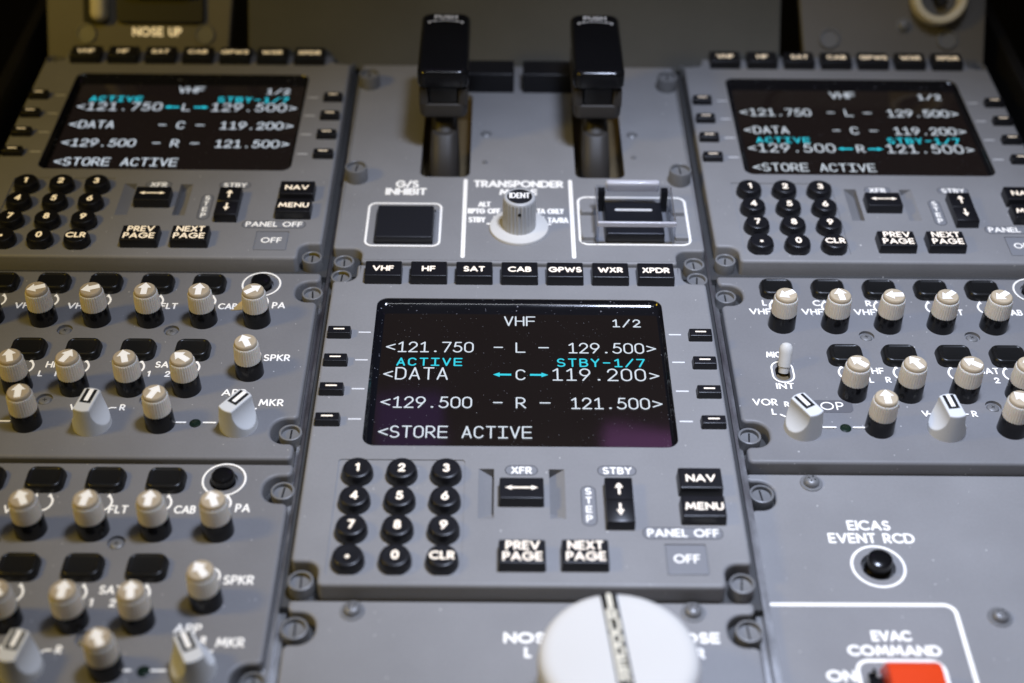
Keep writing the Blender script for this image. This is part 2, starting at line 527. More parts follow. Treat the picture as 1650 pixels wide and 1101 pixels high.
class Ink:
    """flat printed strokes with round ends"""
    def __init__(s, z=0.03):
        s.b = B()
        s.z = z
        s.k = 0

    def stroke(s, pts, wt, z=None):
        # split at sharp corners, each piece a smooth ribbon with round caps
        pieces = [[pts[0]]]
        for i in range(1, len(pts)):
            pieces[-1].append(pts[i])
            if i < len(pts) - 1:
                a = Vector((pts[i][0] - pts[i - 1][0], pts[i][1] - pts[i - 1][1]))
                b = Vector((pts[i + 1][0] - pts[i][0], pts[i + 1][1] - pts[i][1]))
                if a.length > 1e-6 and b.length > 1e-6 and a.angle(b) > math.radians(38):
                    pieces.append([pts[i]])
        h = wt / 2
        for p in pieces:
            p = [q for i, q in enumerate(p) if i == 0 or math.hypot(q[0] - p[i - 1][0], q[1] - p[i - 1][1]) > 1e-5]
            if len(p) < 2:
                p = [p[0], (p[0][0] + .01, p[0][1])]
            lf, rt = [], []
            n = len(p)
            closed = math.hypot(p[0][0] - p[-1][0], p[0][1] - p[-1][1]) < 1e-4 and n > 4
            for i in range(n):
                a, c = p[max(0, i - 1)], p[min(n - 1, i + 1)]
                if closed and i in (0, n - 1):
                    a, c = p[-2], p[1]
                d = Vector((c[0] - a[0], c[1] - a[1])).normalized()
                lf.append((p[i][0] - d.y * h, p[i][1] + d.x * h))
                rt.append((p[i][0] + d.y * h, p[i][1] - d.x * h))
            s.k += 1
            z = s.z + s.k * 0.0025
            o = len(s.b.v)
            s.b.v += [(x, y, z) for x, y in lf] + [(x, y, z) for x, y in rt]
            for i in range(n - 1):
                s.b.f.append((o + n + i, o + n + i + 1, o + i + 1, o + i))
            if not closed:
                for (c, nx, s0) in ((p[0], p[1], 1), (p[-1], p[-2], 1)):
                    a0 = math.degrees(math.atan2(c[1] - nx[1], c[0] - nx[0]))
                    cap = arc(c[0], c[1], h, h, a0 - 90, a0 + 90, 5)
                    o = len(s.b.v)
                    s.b.v += [(x, y, z) for x, y in cap]
                    s.b.f.append(tuple(range(o, o + len(cap))))
        return s

    def text(s, t, x, y, h, wt, width=None, align='c', gap=.30, mono=None, cw=None):
        """x: centre ('c') or left ('l') of the ink, y: baseline centre line; mono: pitch"""
        if mono:
            for i, ch in enumerate(t):
                g = MONO.get(ch, GL.get(ch))
                if not g or not g[1]:
                    continue
                gw = g[0] or .01
                ww = cw
                if ch == '.':
                    gw = .6
                k = (ww - wt) / gw if gw > .02 else 1
                x0 = x + i * mono + wt / 2
                for st in g[1]:
                    s.stroke([(x0 + px * k, y + wt / 2 + py * (h - wt)) for px, py in st], wt * (1.35 if ch == '.' else 1))
            return s
        tot = 0
        pos = []
        for i, ch in enumerate(t):
            pos.append(tot)
            tot += GL[ch][0] + gap
        tot -= gap
        hh = h - wt
        sx = hh if width is None else (width - wt) / max(tot, .01)
        if tot < .01:
            sx = hh
        x0 = x + wt / 2 if align == 'l' else x - tot * sx / 2
        for ch, p in zip(t, pos):
            for st in GL[ch][1]:
                s.stroke([(x0 + (p + px) * sx, y + wt / 2 + py * hh) for px, py in st], wt)
        return s

    def poly(s, pts):
        s.k += 1
        o = len(s.b.v)
        s.b.v += [(x, y, s.z + s.k * .0025) for x, y in pts]
        s.b.f.append(tuple(range(o, o + len(pts))))
        return s

    def arrow(s, x0, y0, x1, y1, wt, hw, hl, both=False):
        d = Vector((x1 - x0, y1 - y0))
        L = d.length
        d.normalize()
        n = Vector((-d.y, d.x))

        def P(a, b):
            return (x0 + d.x * a + n.x * b, y0 + d.y * a + n.y * b)
        s.poly([P(hl * .8 if both else 0, -wt / 2), P(L - hl * .9, -wt / 2), P(L - hl * .9, wt / 2), P(hl * .8 if both else 0, wt / 2)])
        s.poly([P(L - hl, -hw / 2), P(L, 0), P(L - hl, hw / 2)])
        if both:
            s.poly([P(hl, hw / 2), P(0, 0), P(hl, -hw / 2)])
        return s

    def mesh(s, name, m):
        return finish(name, s.b.v, s.b.f, m)


# ------------------------------------------------------------------ shared small parts
def get(key, fn):
    if key not in MESH:
        MESH[key] = fn()
    return MESH[key]


def fastener(parent, x, y, zf, ztop, ang=0.0, yellow=False, r=4.35):
    h = ztop - zf

    def mk():
        return B().lathe([(r, 0), (r, h - .5), (r - .12, h - .15), (r - .4, h), (r - .75, h), (r - .95, h - .15), (r - 1.0, h - .4), (r - 1.0, h - 1.7), (r - 1.15, h - 1.72)], 40).done('fastener', 'fast')
    o = obj('quarter_turn_fastener', get('fast%.1f_%.1f' % (h, r), mk), parent, (x, y, zf), (0, 0, ang))

    def slot():
        return B().box(-.32, .32, -r + 1.4, r - 1.4, h - 1.9, h - 1.66).done('slot', 'dark')
    obj('screw_slot', get('slot%.1f_%.1f' % (h, r), slot), o)
    if yellow:
        def ym():
            b = B()
            rr0 = r - 1.06
            p = arc(0, 0, rr0, rr0, 45, 115, 10)
            q = arc(0, 0, rr0 - .12, rr0 - .12, 45, 115, 10)
            L = [[(x_, y_, h - 1.65) for x_, y_ in p + q[::-1]], [(x_, y_, h - .35) for x_, y_ in p + q[::-1]]]
            return b.loft(L).done('yellow', 'yellow')
        obj('yellow_mark', get('yel%.1f_%.1f' % (h, r), ym), o)
    return o


def flush_screw(parent, x, y, z):
    """countersunk cross-head screw in a hole 1.0 deep"""
    def mk():
        return B().lathe([(2.35, 0), (2.35, .35), (2.1, .7), (1.5, .95), (.8, 1.02)], 32).done('flush', 'screw')
    o = obj('countersunk_screw', get('flush', mk), parent, (x, y, z - 1.28), (0, 0, random.uniform(0, 1.5)))

    def cr():
        return B().box(-.85, .85, -.14, .14, .7, 1.03).box(-.14, .14, -.85, .85, .7, 1.034).done('cross', 'dark')
    obj('cross_recess', get('flushx', cr), o)
    return o


def pan_screw(parent, x, y, z):
    def mk():
        return B().lathe([(4.1, 0), (4.1, .25), (3.95, .38), (2.85, .4), (2.85, 1.2), (2.6, 1.75), (2.1, 2.2), (1.4, 2.5), (.6, 2.62)], 36).done('pan', 'screw')
    o = obj('pan_head_screw', get('pan', mk), parent, (x, y, z), (0, 0, random.uniform(0, 1.5)))

    def cr():
        return B().box(-1.5, 1.5, -.25, .25, 1.9, 2.60).box(-.25, .25, -1.5, 1.5, 1.9, 2.605).done('pancross', 'dark')
    obj('cross_recess', get('panx', cr), o)


def legend(parent, ink, m='legend', name='legend'):
    return obj(name, ink.mesh(name, m), parent)


def key(name, parent, x, y, z, wd, dp, h, r=.8, b=.55, t=.25, m='black'):
    o = obj(name, get('%s_%.1f_%.1f_%.1f' % (m, wd, dp, h), lambda: B().kbox(wd, dp, h, r, b, t).done(name, m)), parent, (x, y, z))
    return o


# ------------------------------------------------------------------ radio tuning panel
MODE = ['VHF', 'HF', 'SAT', 'CAB', 'GPWS', 'WXR', 'XPDR']
MODEW = [8.7, 5.6, 8.8, 9.6, 13.6, 10.2, 11.2]


def tcp_outline():
    X, Y0, Y1 = 76.6, -102.8, 68.2
    n = 67.2
    return fillet([(-n, Y0, 2), (n, Y0, 2), (n, -92.6, 4.5), (X, -92.6, 1.5), (X, 57.2, 1.5), (n, 57.2, 4.5), (n, Y1, 1.2), (-n, Y1, 1.2), (-n, 57.2, 4.5), (-X, 57.2, 1.5), (-X, -92.6, 1.5), (-n, -92.6, 4.5)])


def radio_panel(label, loc, active, yellow):
    t = thing('radio_tuning_panel', label, 'control panel', loc, 'radio tuning panels with small screens')
    zf = -7.6
    out_s = rr(114.6, 84.4, 4.5, 6, -.1, 3.9)
    kp = rr(45, 53.4, 1.2, 4, -42.4, -71.9)
    w1 = [(-15, -73.4), (-9.5, -73.4), (-9.5, -49.6), (-15, -49.6)]
    w2 = [(9.9, -73.2), (15.4, -73.2), (15.4, -49.6), (9.9, -49.6)]
    off = rr(14.1, 13.4, .5, 3, 55.05, -90.9)
    body = slab('tcp_body', tcp_outline(), zf, 0, 'panel', 1.25, [(out_s, .35, False), (kp, .45, True), (w1, 4.6, False), (w2, 4.6, False), (off, .5, True)]) if 'tcp_body' not in MESH else MESH['tcp_body']
    MESH['tcp_body'] = body
    obj('panel_body', body, t)
    obj('mounting_flange', get('tcp_fl', lambda: B().box(-79.3, 79.3, -106.0, 68.0, -10.5, zf).done('flange', 'floor')), t)
    # ramps closing the two finger recesses at their near ends
    def ramp(xo, xi):
        v = [(xo, -73.38, -.02), (xi, -73.38, -.02), (xi, -66.8, -4.5), (xi, -49.62, -4.5), (xo, -49.62, -.02)]
        f = [(0, 1, 2), (0, 2, 3, 4)]
        if xo > xi:
            f = [t_[::-1] for t_ in f]
        return finish('ramp', v, f, 'panel', 10)
    obj('finger_recess', get('ramp1', lambda: ramp(-14.99, -9.51)), t)
    obj('finger_recess', get('ramp2', lambda: ramp(15.39, 9.91)), t)
    # screen: sloped black bezel and glass
    bz = get('bezel', lambda: B().loft([[(x, y, z) for x, y in rr(wd, dp, r_, 6, cx, cy)] for wd, dp, r_, cx, cy, z in ((114.6, 84.4, 4.5, -.1, 3.9, -.35), (113.9, 83.7, 4.2, -.1, 3.9, -.8), (113.2, 82.6, 3.9, 0, 3.75, -1.45), (112.3, 80.8, 3.3, .1, 3.4, -2.1), (111.2, 78.6, 2.6, .25, 3.05, -2.6), (110.2, 76.4, 2.0, .4, 2.7, -2.95), (109.6, 75.2, 1.5, .5, 2.5, -3.05), (109.0, 74.6, 1.2, .5, 2.5, -3.2))], cap1=False).done('bezel', 'bezel'))
    s = obj('display_screen', get('glass', lambda: B().loft([[(x, y, z) for x, y in rr(109.4, 75.0, 1.2, 4, .5, 2.5)] for z in (-4.2, -3.1)], cap0=True).done('glass', 'glass')), t)
    obj('screen_bezel', bz, s)
    white, cyan = Ink(-3.07), Ink(-3.07)
    P, CW, H, WT = 4.42, 3.75, 6.3, .62
    white.text('VHF', -6.3, 32.8, 6.0, .62, mono=4.4, cw=3.8)
    white.text('1/2', 36.9, 32.5, 4.9, .62, mono=4.15, cw=3.2)
    rows = [('<', '121.750', 'L', '129.500'), ('<', 'DATA', 'C', '119.200'), ('<', '129.500', 'R', '121.500')]
    for i, (a, lt, mid, rt) in enumerate(rows):
        y = (16.4, .4, -15.4)[i]
        act = i == active
        white.text('<', -52.5, y + .6, 5.0, .6, mono=5, cw=3.8)
        white.text('>', 49.6, y + .6, 5.0, .6, mono=5, cw=3.9)
        if act:
            white.text(lt, -47.9, y, 7.1, .64, mono=5.32, cw=4.3)
            white.text(rt, 12.1, y, 7.1, .64, mono=5.32, cw=4.3)
            cyan.text('ACTIVE', -47.8, y + 8.1, 4.7, .66, mono=4.42, cw=3.4)
            cyan.text('STBY-1/7', 14.2, y + 8.1, 4.9, .66, mono=4.42, cw=3.4)
            cyan.arrow(-3.4, y + 3.3, -10.4, y + 3.3, 1.05, 2.6, 2.6)
            cyan.arrow(3.8, y + 3.3, 10.8, y + 3.3, 1.05, 2.6, 2.6)
        else:
            white.text(lt, -48.0, y, H, WT, mono=4.36, cw=CW)
            white.text(rt, 18.8, y, H, WT, mono=4.36, cw=CW)
            white.stroke([(-10, y + 3.2), (-6.9, y + 3.2)], WT)
            white.stroke([(7.5, y + 3.2), (11.1, y + 3.2)], WT)
        white.text(mid, -1.7, y + .1, 6.1, .62, mono=5, cw=3.9)
    white.text('<', -52.3, -30.9, 5.2, .6, mono=5, cw=3.8)
    white.text('STORE ACTIVE', -48.1, -31.4, 6.4, WT, mono=P, cw=CW)
    obj('screen_text', white.mesh('screen_text', 'lcdw'), s)
    obj('screen_active_text', cyan.mesh('screen_active_text', 'lcdc'), s)
    # mode keys along the far edge
    for i, (nm, wdt) in enumerate(zip(MODE, MODEW)):
        x = -55.9 + i * 18.63
        k = key('mode_key', t, x, 60.2, 0, 15.4, 10.4, 4.4, .7, .55, .25)
        obj('legend', get('mode' + nm, lambda: Ink(4.43).text(nm, 0, -1.9, 3.5, .74, wdt).mesh('legend', 'legend')), k)
    # line select keys
    for sx in (-1, 1):
        for j in range(4):
            y = 24.6 - j * 16.4
            k = key('line_select_key', t, sx * 70.8, y - 1.5, 0, 9.5, 5.2, 2.8, .7, .45, .35)
            obj('legend', get('lsk', lambda: Ink(2.83).poly(rr(4.2, .72, .1, 2, 0, .25)).mesh('legend', 'legend')), k)
    for sx in (-1, 1):
        for j in range(4):
            obj('tick_mark', get('tick', lambda: Ink(.03).poly([(-2.4, -.36), (2.4, -.36), (2.4, .36), (-2.4, .36)]).mesh('tick_mark', 'tick')), t, (sx * 61, 24.6 - j * 16.4, 0))
    # keypad
    dig = ['1', '2', '3', '4', '5', '6', '7', '8', '9', '.', '0', 'CLR']
    def kk():
        return B().lathe([(5.65, 0), (5.6, 1.8), (5.45, 2.6), (5.0, 3.7), (4.85, 4.05), (4.55, 4.25), (4.2, 4.3), (3.0, 4.22), (1.5, 4.18)], 40).done('keypad_key', 'black')
    for i, d in enumerate(dig):
        x, y = -57.6 + (i % 3) * 15.6, -52.9 - (i // 3) * 13.35
        k = obj('keypad_key', get('kpk', kk), t, (x, y, -.45))

        def lg():
            ink = Ink(4.33)
            if d == '.':
                ink.poly(circ(.75, 14, 0, -.9))
            elif d == 'CLR':
                ink.text(d, 0, -1.9, 3.6, .72, 8.4)
            else:
                ink.text(d, .1, -2.0, 4.0, .82, gap=.2)
            return ink.mesh('legend', 'legend')
        obj('legend', get('dig' + d, lg), k)
    # function keys
    def fkey(nm, x, y, wd, dp, ink, kname='function_key'):
        k = key(kname, t, x, y, 0, wd, dp, 4.2, .7, .55, .25)
        obj('legend', get('fk' + nm, lambda: ink.mesh('legend', 'legend')), k)
    fkey('xfr', .1, -62.6, 15.8, 10.6, Ink(4.23).arrow(-5.7, .1, 5.7, .1, .75, 2.1, 2.3, True), 'transfer_key')
    fkey('nav', 62.6, -57.2, 15.6, 10.4, Ink(4.23).text('NAV', 0, -1.9, 3.5, .7, 10.4))
    fkey('menu', 62.4, -70.5, 15.6, 10.4, Ink(4.23).text('MENU', .2, -1.9, 3.5, .7, 13.2))
    fkey('prev', .1, -91.4, 16, 10.9, Ink(4.23).text('PREV', .2, .6, 3.9, .72, 11.4).text('PAGE', .1, -4.1, 3.9, .72, 13.2), 'page_key')
    fkey('next', 21.1, -91.2, 16, 10.9, Ink(4.23).text('NEXT', .1, .6, 3.9, .72, 12).text('PAGE', .1, -4.1, 3.9, .72, 13.2), 'page_key')
    # rocker: two faces meeting in a shallow ridge
    def rk():
        b = B()
        prof = [(-10.6, 0), (-10.45, 3.2), (-10.1, 3.85), (-9.6, 4.1), (-.6, 4.0), (-.1, 3.6), (.3, 4.0), (9.6, 4.4), (10.1, 4.2), (10.4, 3.6), (10.6, 0)]
        L = []
        for x, dz in ((-4.8, -.6), (-4.75, -.15), (-4.5, 0), (4.5, 0), (4.75, -.15), (4.8, -.6)):
            L.append([(x, y, max(0, z + dz) if z > 0 else 0) for y, z in prof])
        return finish('rocker', *(lambda q: (q.v, q.f))(b.loft(L, cap0=True)), 'black', fix=True)
    r_ = obj('step_rocker', get('rocker', rk), t, (33.8, -67.6, 0))
    obj('legend', get('rkleg', lambda: Ink(4.3).arrow(0, 2.2, 0, 8.2, .8, 2.9, 2.9).mesh('legend', 'legend')), r_)
    obj('legend', get('rkleg2', lambda: Ink(4.16).arrow(0, -1.9, 0, -7.4, .8, 2.7, 2.6).mesh('legend', 'legend')), r_)
    # engraved lozenges behind the captions, then captions
    for nm, cx, cy, wd, dp in (('a', .15, -50.2, 11.4, 4.6), ('b', 34, -50.1, 13.6, 4.6), ('c', 23.4, -67, 5, 18.4), ('d', 54.8, -79.4, 27, 5.0)):
        def lz():
            o_ = rr(wd, dp, 2.2, 6)
            return Ink(.035).poly(o_).mesh('lozenge', 'plate')
        def lzo():
            o_ = rr(wd, dp, 2.2, 6)
            return Ink(.045).stroke(o_ + [o_[0]], .28).mesh('lozenge', 'groove')
        lzp = obj('caption_plate', get('loz' + nm, lz), t, (cx, cy, 0.0))
        obj('groove', get('lozg' + nm, lzo), lzp)
    ink = Ink(.10)
    ink.text('XFR', .2, -52.0, 3.5, .66, 7.4).text('STBY', 34.1, -51.9, 3.5, .66, 10.4)
    for j, ch in enumerate('STEP'):
        ink.text(ch, 23.4, -61.9 - j * 4.25, 3.3, .64, .01 if ch == 'I' else 2.3)
    ink.text('PANEL OFF', 54.9, -81.2, 3.7, .68, 24.4).text('OFF', 55.1, -92.7, 3.8, .66, 8.8)
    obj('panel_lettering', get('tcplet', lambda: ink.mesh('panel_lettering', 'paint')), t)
    obj('off_button', get('offb', lambda: B().kbox(13.4, 12.7, .75, .4, .15).done('off', 'plate')), t, (55.05, -90.9, -.7))
    for (x, y) in ((-73.8, 63.2), (73.8, 63.2), (-72.9, -98.9), (72.9, -98.9)):
        fastener(t, x, y, zf, -2.4, random.uniform(-.15, .15), (x, y) in yellow)
    return t


radio_panel('sharp radio tuning panel directly below the transponder knob, its C row ACTIVE', (0, 0, 0), 1, [(-73.8, 63.2), (-72.9, -98.9)])
radio_panel('blurred warm-lit radio tuning panel on the left with ACTIVE above its top L row', (-160.2, 174.9, 0), 0, [(72.9, -98.9)])
radio_panel('blurred radio tuning panel on the right with ACTIVE above its bottom R row', (159.9, 175.4, 0), 2, [])


# ------------------------------------------------------------------ audio control panels
COLX = [-53.5 + 21.36 * k for k in range(6)]


def audio_outline():
    X, Y0, Y1 = 77.2, -39.8, 69.2
    p = [(-X, Y0, 2.0), (X, Y0, 2.0)]
    for fy in (-25.2, 56.9):
        p += [(X, fy - 6.6, 2.2), (X - 9.5, fy - 6.6, 5.8), (X - 9.5, fy + 6.6, 5.8), (X, fy + 6.6, 2.2)]
    p += [(X, Y1, 1.5), (-X, Y1, 1.5)]
    for fy in (56.9, -25.2):
        p += [(-X, fy + 6.6, 2.2), (-X + 9.5, fy + 6.6, 5.8), (-X + 9.5, fy - 6.6, 5.8), (-X, fy - 6.6, 2.2)]
    return fillet(p)


def volume_knob(parent, x, y, ang):
    o = obj('volume_knob', get('vbase', lambda: B().lathe([(5.5, 0), (5.45, .8), (5.2, 6.9), (5.0, 7.3)], 40).done('vbase', 'gloss')), parent, (x, y, 0), (0, 0, 0))

    def cap():
        def mod(u, z):
            return 1 + (.020 * math.cos(2 * math.pi * 32 * u) if 7.5 < z < 14.5 else 0)
        return B().lathe([(4.9, 6.8), (5.05, 7.0), (5.02, 7.6), (4.85, 11.0), (4.68, 13.9), (4.62, 14.4), (4.45, 14.62), (4.3, 14.6)], 160, mod=mod).done('vcap', 'cap')
    c = obj('knob_cap', get('vcap', cap), o, (0, 0, 0), (0, 0, ang))
    obj('cap_disc', get('vdisc', lambda: B().lathe([(4.32, 14.3), (4.32, 15.3), (4.2, 15.8), (3.9, 16.15), (3.5, 16.28), (2.0, 16.33)], 48).done('vdisc', 'captop')), o)

    def ar():
        i = Ink(16.36)
        i.poly([(-1.2, -3.6), (1.2, -3.6), (1.2, .5), (-1.2, .5)])
        i.poly([(-2.6, .4), (2.6, .4), (0, 3.7)])
        return i.mesh('arrow', 'arrow')
    obj('pointer_arrow', get('varrow', ar), o, (0, 0, 0), (0, 0, ang))
    return o


def selector_knob(parent, x, y, ang):
    def mk():
        b = B()
        n = 144
        H = 12.4
        L = []

        def ring(z, Rz, wz):
            return [(max(-wz, min(wz, Rz * math.cos(2 * math.pi * i / n))), Rz * math.sin(2 * math.pi * i / n), z) for i in range(n)]
        K = 30
        for k in range(K + 1):
            z = H * k / K * .955
            Rz = 7.1 - .75 * (z / H)
            if z < 2.4:
                wz = 8
            else:
                u = (z - 2.4) / (H - 2.4)
                wz = 3.15 + 3.9 * (1 - u) ** 2.4
            L.append(ring(z, Rz, wz))
        for i in range(1, 4):
            a = math.pi / 2 * i / 3
            e = .55 * (1 - math.cos(a))
            L.append(ring(H * .955 + .56 * math.sin(a), 6.38 - e, 3.15 - e))
        L.append(ring(H * .955 + .56, 5.6, 2.4))
        return b.loft(L).done('selector', 'knobw', 24)
    o = obj('selector_knob', get('selector', mk), parent, (x, y, 0), (0, 0, ang))
    z = 12.4 * .955 + .56

    def mark():
        return Ink(z + .02).poly([(-2.1, -1.9), (2.1, -1.9), (2.1, 5.45), (-2.1, 5.45)]).mesh('mark', 'dark')
    obj('pointer_patch', get('selmark', mark), o)
    obj('pointer_line', get('selline', lambda: Ink(z + .05).poly([(-.8, -.8), (.8, -.8), (.8, 5.45), (-.8, 5.45)]).mesh('line', 'arrow')), o)
    return o


def audio_panel(label, loc, cols1, ang1, cols2, ang2, spkr, row3, toggle=False, k1=(0, 0), k2=(0, 0), s1=(0, 0), s2=(0, 0), sp=(0, 0), y3=0, tx=1.0):
    """cols1/cols2: columns present, angN: arrow headings by column"""
    t = thing('audio_control_panel', label, 'control panel', loc, 'audio control panels with volume knobs')
    zf = -7.4 + 5.5 - 5.0
    scr = [(-21.2, 31.2), (21.2, 31.2), (-19.4, -9.3), (19.4, -9.3), (60, 31.2) if False else (-21.2, 31.2)][:4]
    holes = [(circ(3.1, 28, x, y), 1.3, True) for x, y in scr]
    holes.append((circ(5.0, 28, 53.3, 60.6), 1.2, True))
    tog = rr(5.6, 8.4, 2.8, 6, -58.0, 8.7)
    holes.append((tog, 4.5, True))
    body = get('audio_body', lambda: slab('audio_body', audio_outline(), zf, 0, 'panel_audio', 1.25, holes))
    obj('panel_body', body, t)
    obj('mounting_flange', get('aud_fl', lambda: B().box(-79.4, 79.4, -41.4, 69.4, -8.6, zf).done('flange', 'floor')), t)
    for x, y in scr:
        flush_screw(t, x, y, 0)
    for x, y in ((-74.6, 56.9), (74.6, 56.9), (-75, -25.2), (75, -25.2)):
        fastener(t, x, y, zf, -.9, random.uniform(-.12, .12))
    # square call buttons
    def sq():
        b = B()
        L = []
        for wd, dp, r_, z in ((13.9, 11.2, 3.3, 0), (13.8, 11.1, 3.3, .9), (13.2, 10.5, 3.1, 2.0), (12.5, 9.8, 2.8, 2.7), (11.7, 9.0, 2.5, 3.05), (11.1, 8.4, 2.2, 3.1), (10.4, 7.7, 1.6, 3.0), (9.8, 7.1, 1.2, 2.75), (9.2, 6.5, 1.0, 2.7)):
            L.append([(x, y, z) for x, y in rr(wd, dp, r_, 6)])
        return b.loft(L).done('sqbtn', 'rubber')
    for k in cols1:
        if k < 5:
            obj('call_button', get('sqbtn', sq), t, (COLX[k] + s1[0] * (1 if k < 5 else 0), 59.5 + s1[1], 0))
    for k in cols2:
        obj('call_button', get('sqbtn', sq), t, (COLX[k] + s2[0], 18.2 + s2[1], 0))
    def pab():
        return B().lathe([(4.3, 0), (4.25, 3.2), (4.0, 4.2), (3.5, 4.7), (2.4, 4.95), (1.0, 5.0)], 40).done('pab', 'gloss')
    if 5 in cols1:
        obj('round_call_button', get('pab', pab), t, (53.3, 60.6, -1.2))
    for k in cols1:
        volume_knob(t, COLX[k] + k1[0], 37.5 + k1[1], math.radians(ang1[k]))
    for k in cols2:
        volume_knob(t, COLX[k] + k2[0], -2.9 + k2[1], math.radians(ang2[k]))
    if spkr is not None:
        volume_knob(t, 54.6 + sp[0], 6.9 + sp[1], math.radians(spkr))
    for (kind, x, a) in row3:
        if kind == 'k':
            volume_knob(t, x, -21.9 + y3, math.radians(a))
        elif kind == 's':
            selector_knob(t, x, -22.0 + y3, math.radians(a))
        else:
            obj('indicator_lens', get('led', lambda: B().lathe([(2.15, 0), (2.1, .25), (1.6, .42), (.8, .5)], 28).done('led', 'led')), t, (x, -21.9, 0))
    # printed markings
    def marks():
        i = Ink(.03)
        W = .66
        for k in range(6):
            if k < 3:
                i.text('LCR'[k], COLX[k] - 5.9, 49.9, 3.7, W)
                i.text('VHF', COLX[k] - 8.4, 44.2, 3.8, W, 8.8)
            cx, cy = COLX[k], 49.4
            i.stroke(arc(cx, cy, 4.0, 4.0, 48, -228, 24), .8)
            for sx in (-1, 1):
                i.poly([(cx + sx * 1.7, cy + 2.6), (cx + sx * 2.4, cy + 4.4), (cx + sx * 3.5, cy + 2.9)][::-sx])
        for k in range(1, 5):
            i.stroke(arc(COLX[k], 8.9, 4.0, 4.0, 48, -228, 24), .8)
            for sx in (-1, 1):
                i.poly([(COLX[k] + sx * 1.7, 11.5), (COLX[k] + sx * 2.4, 13.3), (COLX[k] + sx * 3.5, 11.8)][::-sx])
        i.stroke(arc(54.6, 16.4, 3.9, 3.9, 62, -242, 24), .72)
        i.text('FLT', 17.6, 44.4, 3.8, W, 7.0)
        i.text('CAB', 41.4, 44.5, 3.8, W, 7.8)
        i.text('PA', 62.0, 45.3, 4.0, W, 5.4)
        i.text('SPKR', 65.2, 13.0, 4.0, W, 10.4)
        i.text('HF', -20.9, 8.2, 3.7, W, 5.0)
        i.text('L', -24.3, 3.1, 3.4, W).text('R', -17.7, 3.2, 3.4, W)
        i.text('SAT', 22.6, 8.6, 3.7, W, 7.8)
        i.text('1', 17.1, 3.4, 3.4, W).text('2', 24.4, 3.3, 3.4, W)
        i.text('MIC', -60.2, 17.3, 3.6, W, 6.0).text('INT', -58.2, -.9, 3.5, W, 7.0)
        i.stroke(rr(8.2, 12.0, 3.9, 7, -58.0, 9.0) + [rr(8.2, 12.0, 3.9, 7, -58.0, 9.0)[0]], .7)
        i.text('VOR', -67.2, -10.2, 3.8, W, 9.4)
        i.text('R', -59.1, -10.9, 3.0, .6).text('L', -64.5, -15.3, 3.4, W)
        i.stroke([(-62.2, -15.1), (-60.7, -16.1)], .75)
        i.stroke([(-48.2, -16.1), (-46.9, -15.1)], .75)
        i.text('APP', 51.4, -7.2, 3.8, W, 9.2).text('R', 57.4, -11.4, 3.0, .6)
        i.text('MKR', 66.2, -12.7, 3.9, W, 9.4)
        i.stroke([(60.5, -14.3), (60.9, -14.1)], .8)
        i.text('V', -7.5, -15.7, 3.3, W).text('R', 11.0, -15.7, 3.4, W)
        i.stroke([(-8.3 + 1.2, -14.2), (-5.9, -14.1), (-5.0, -14.9)], .7)
        i.stroke([(8.5, -14.2), (6.7, -14.2), (5.6, -15)], .7)
        for x0, x1 in ((-32.4, -29.3), (32.5, 35.8), (42.5, 46.9), (-47.4, -42.7), (-36.0, -32.5)):
            i.stroke([(x0, -21.8), (x1, -21.8)], .78)
        x, y, rr_ = 53.3, 60.6, 7.75
        i.stroke(arc(x, y, rr_, rr_, 0, 360, 48), .75)
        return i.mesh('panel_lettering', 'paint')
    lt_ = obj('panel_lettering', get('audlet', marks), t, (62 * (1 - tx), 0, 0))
    lt_.scale = (tx, 1, 1)
    if toggle:
        def bat():
            b = B()
            L = []
            for r_, z in ((2.0, 0), (2.05, 1.8), (2.15, 2.6), (2.4, 2.7), (2.6, 8.2), (2.6, 9.4), (2.35, 10.6), (1.75, 11.5), (.9, 11.9), (.3, 12)):
                L.append([(x, y, z) for x, y in circ(r_, 28)])
            return b.loft(L, cap0=True).done('bat', 'trimw')
        obj('toggle_switch', get('bat', bat), t, (-57.4, 10.2, -1.0), (math.radians(-24), 0, math.radians(-7)))
        obj('switch_bushing', get('bush', lambda: B().lathe([(2.5, 0), (2.5, 2.4), (1.7, 2.6)], 24).done('bush', 'bronze')), t, (-58.0, 8.2, -4.4))
        pl = obj('operator_label_plate', get('oplate', lambda: B().kbox(16.5, 6.8, .16, 2.2, .06).done('oplate', 'oplate')), t, (-42.4, -10.1, 0))
        obj('legend', get('opl', lambda: Ink(.2).text('OP', .4, -2.1, 4.4, .55, 8.8).mesh('legend', 'paint')), pl)
    return t


UP = 0
audio_panel('audio control panel left of the sharp screen, its APP selector knob turned towards MKR', (-160, 0, -5.5),
            [0, 1, 2, 3, 4, 5], [100, 112, 112, 2, 2, -52], [1, 2, 3, 4], [0, 18, -22, 18, 52], 26,
            [('k', -22.6, 8), ('s', 1.5, -10), ('k', 26.6, -20), ('l', 39.4, 0), ('s', 55.6, -34)],
            k1=(1.25, 0), k2=(1.25, 0), sp=(1.2, -.4), y3=-.4)
audio_panel('lower left audio control panel, nearest of the three, its APP selector knob turned left', (-159, -111.6, -5.5),
            [1, 2, 3, 4, 5], [0, 0, 28, -6, 0, 22], [1, 2, 3, 4], [0, 40, 40, 0, 8], 36,
            [('k', -22.2, 10), ('s', 2.2, -10), ('k', 28.9, 28), ('l', 40.6, 0), ('s', 56.2, 28)],
            k1=(1.8, -.8), k2=(3.4, .3), s1=(1.3, 0), s2=(2.1, 1.1), sp=(1.3, -1.0), y3=.7, tx=.972)
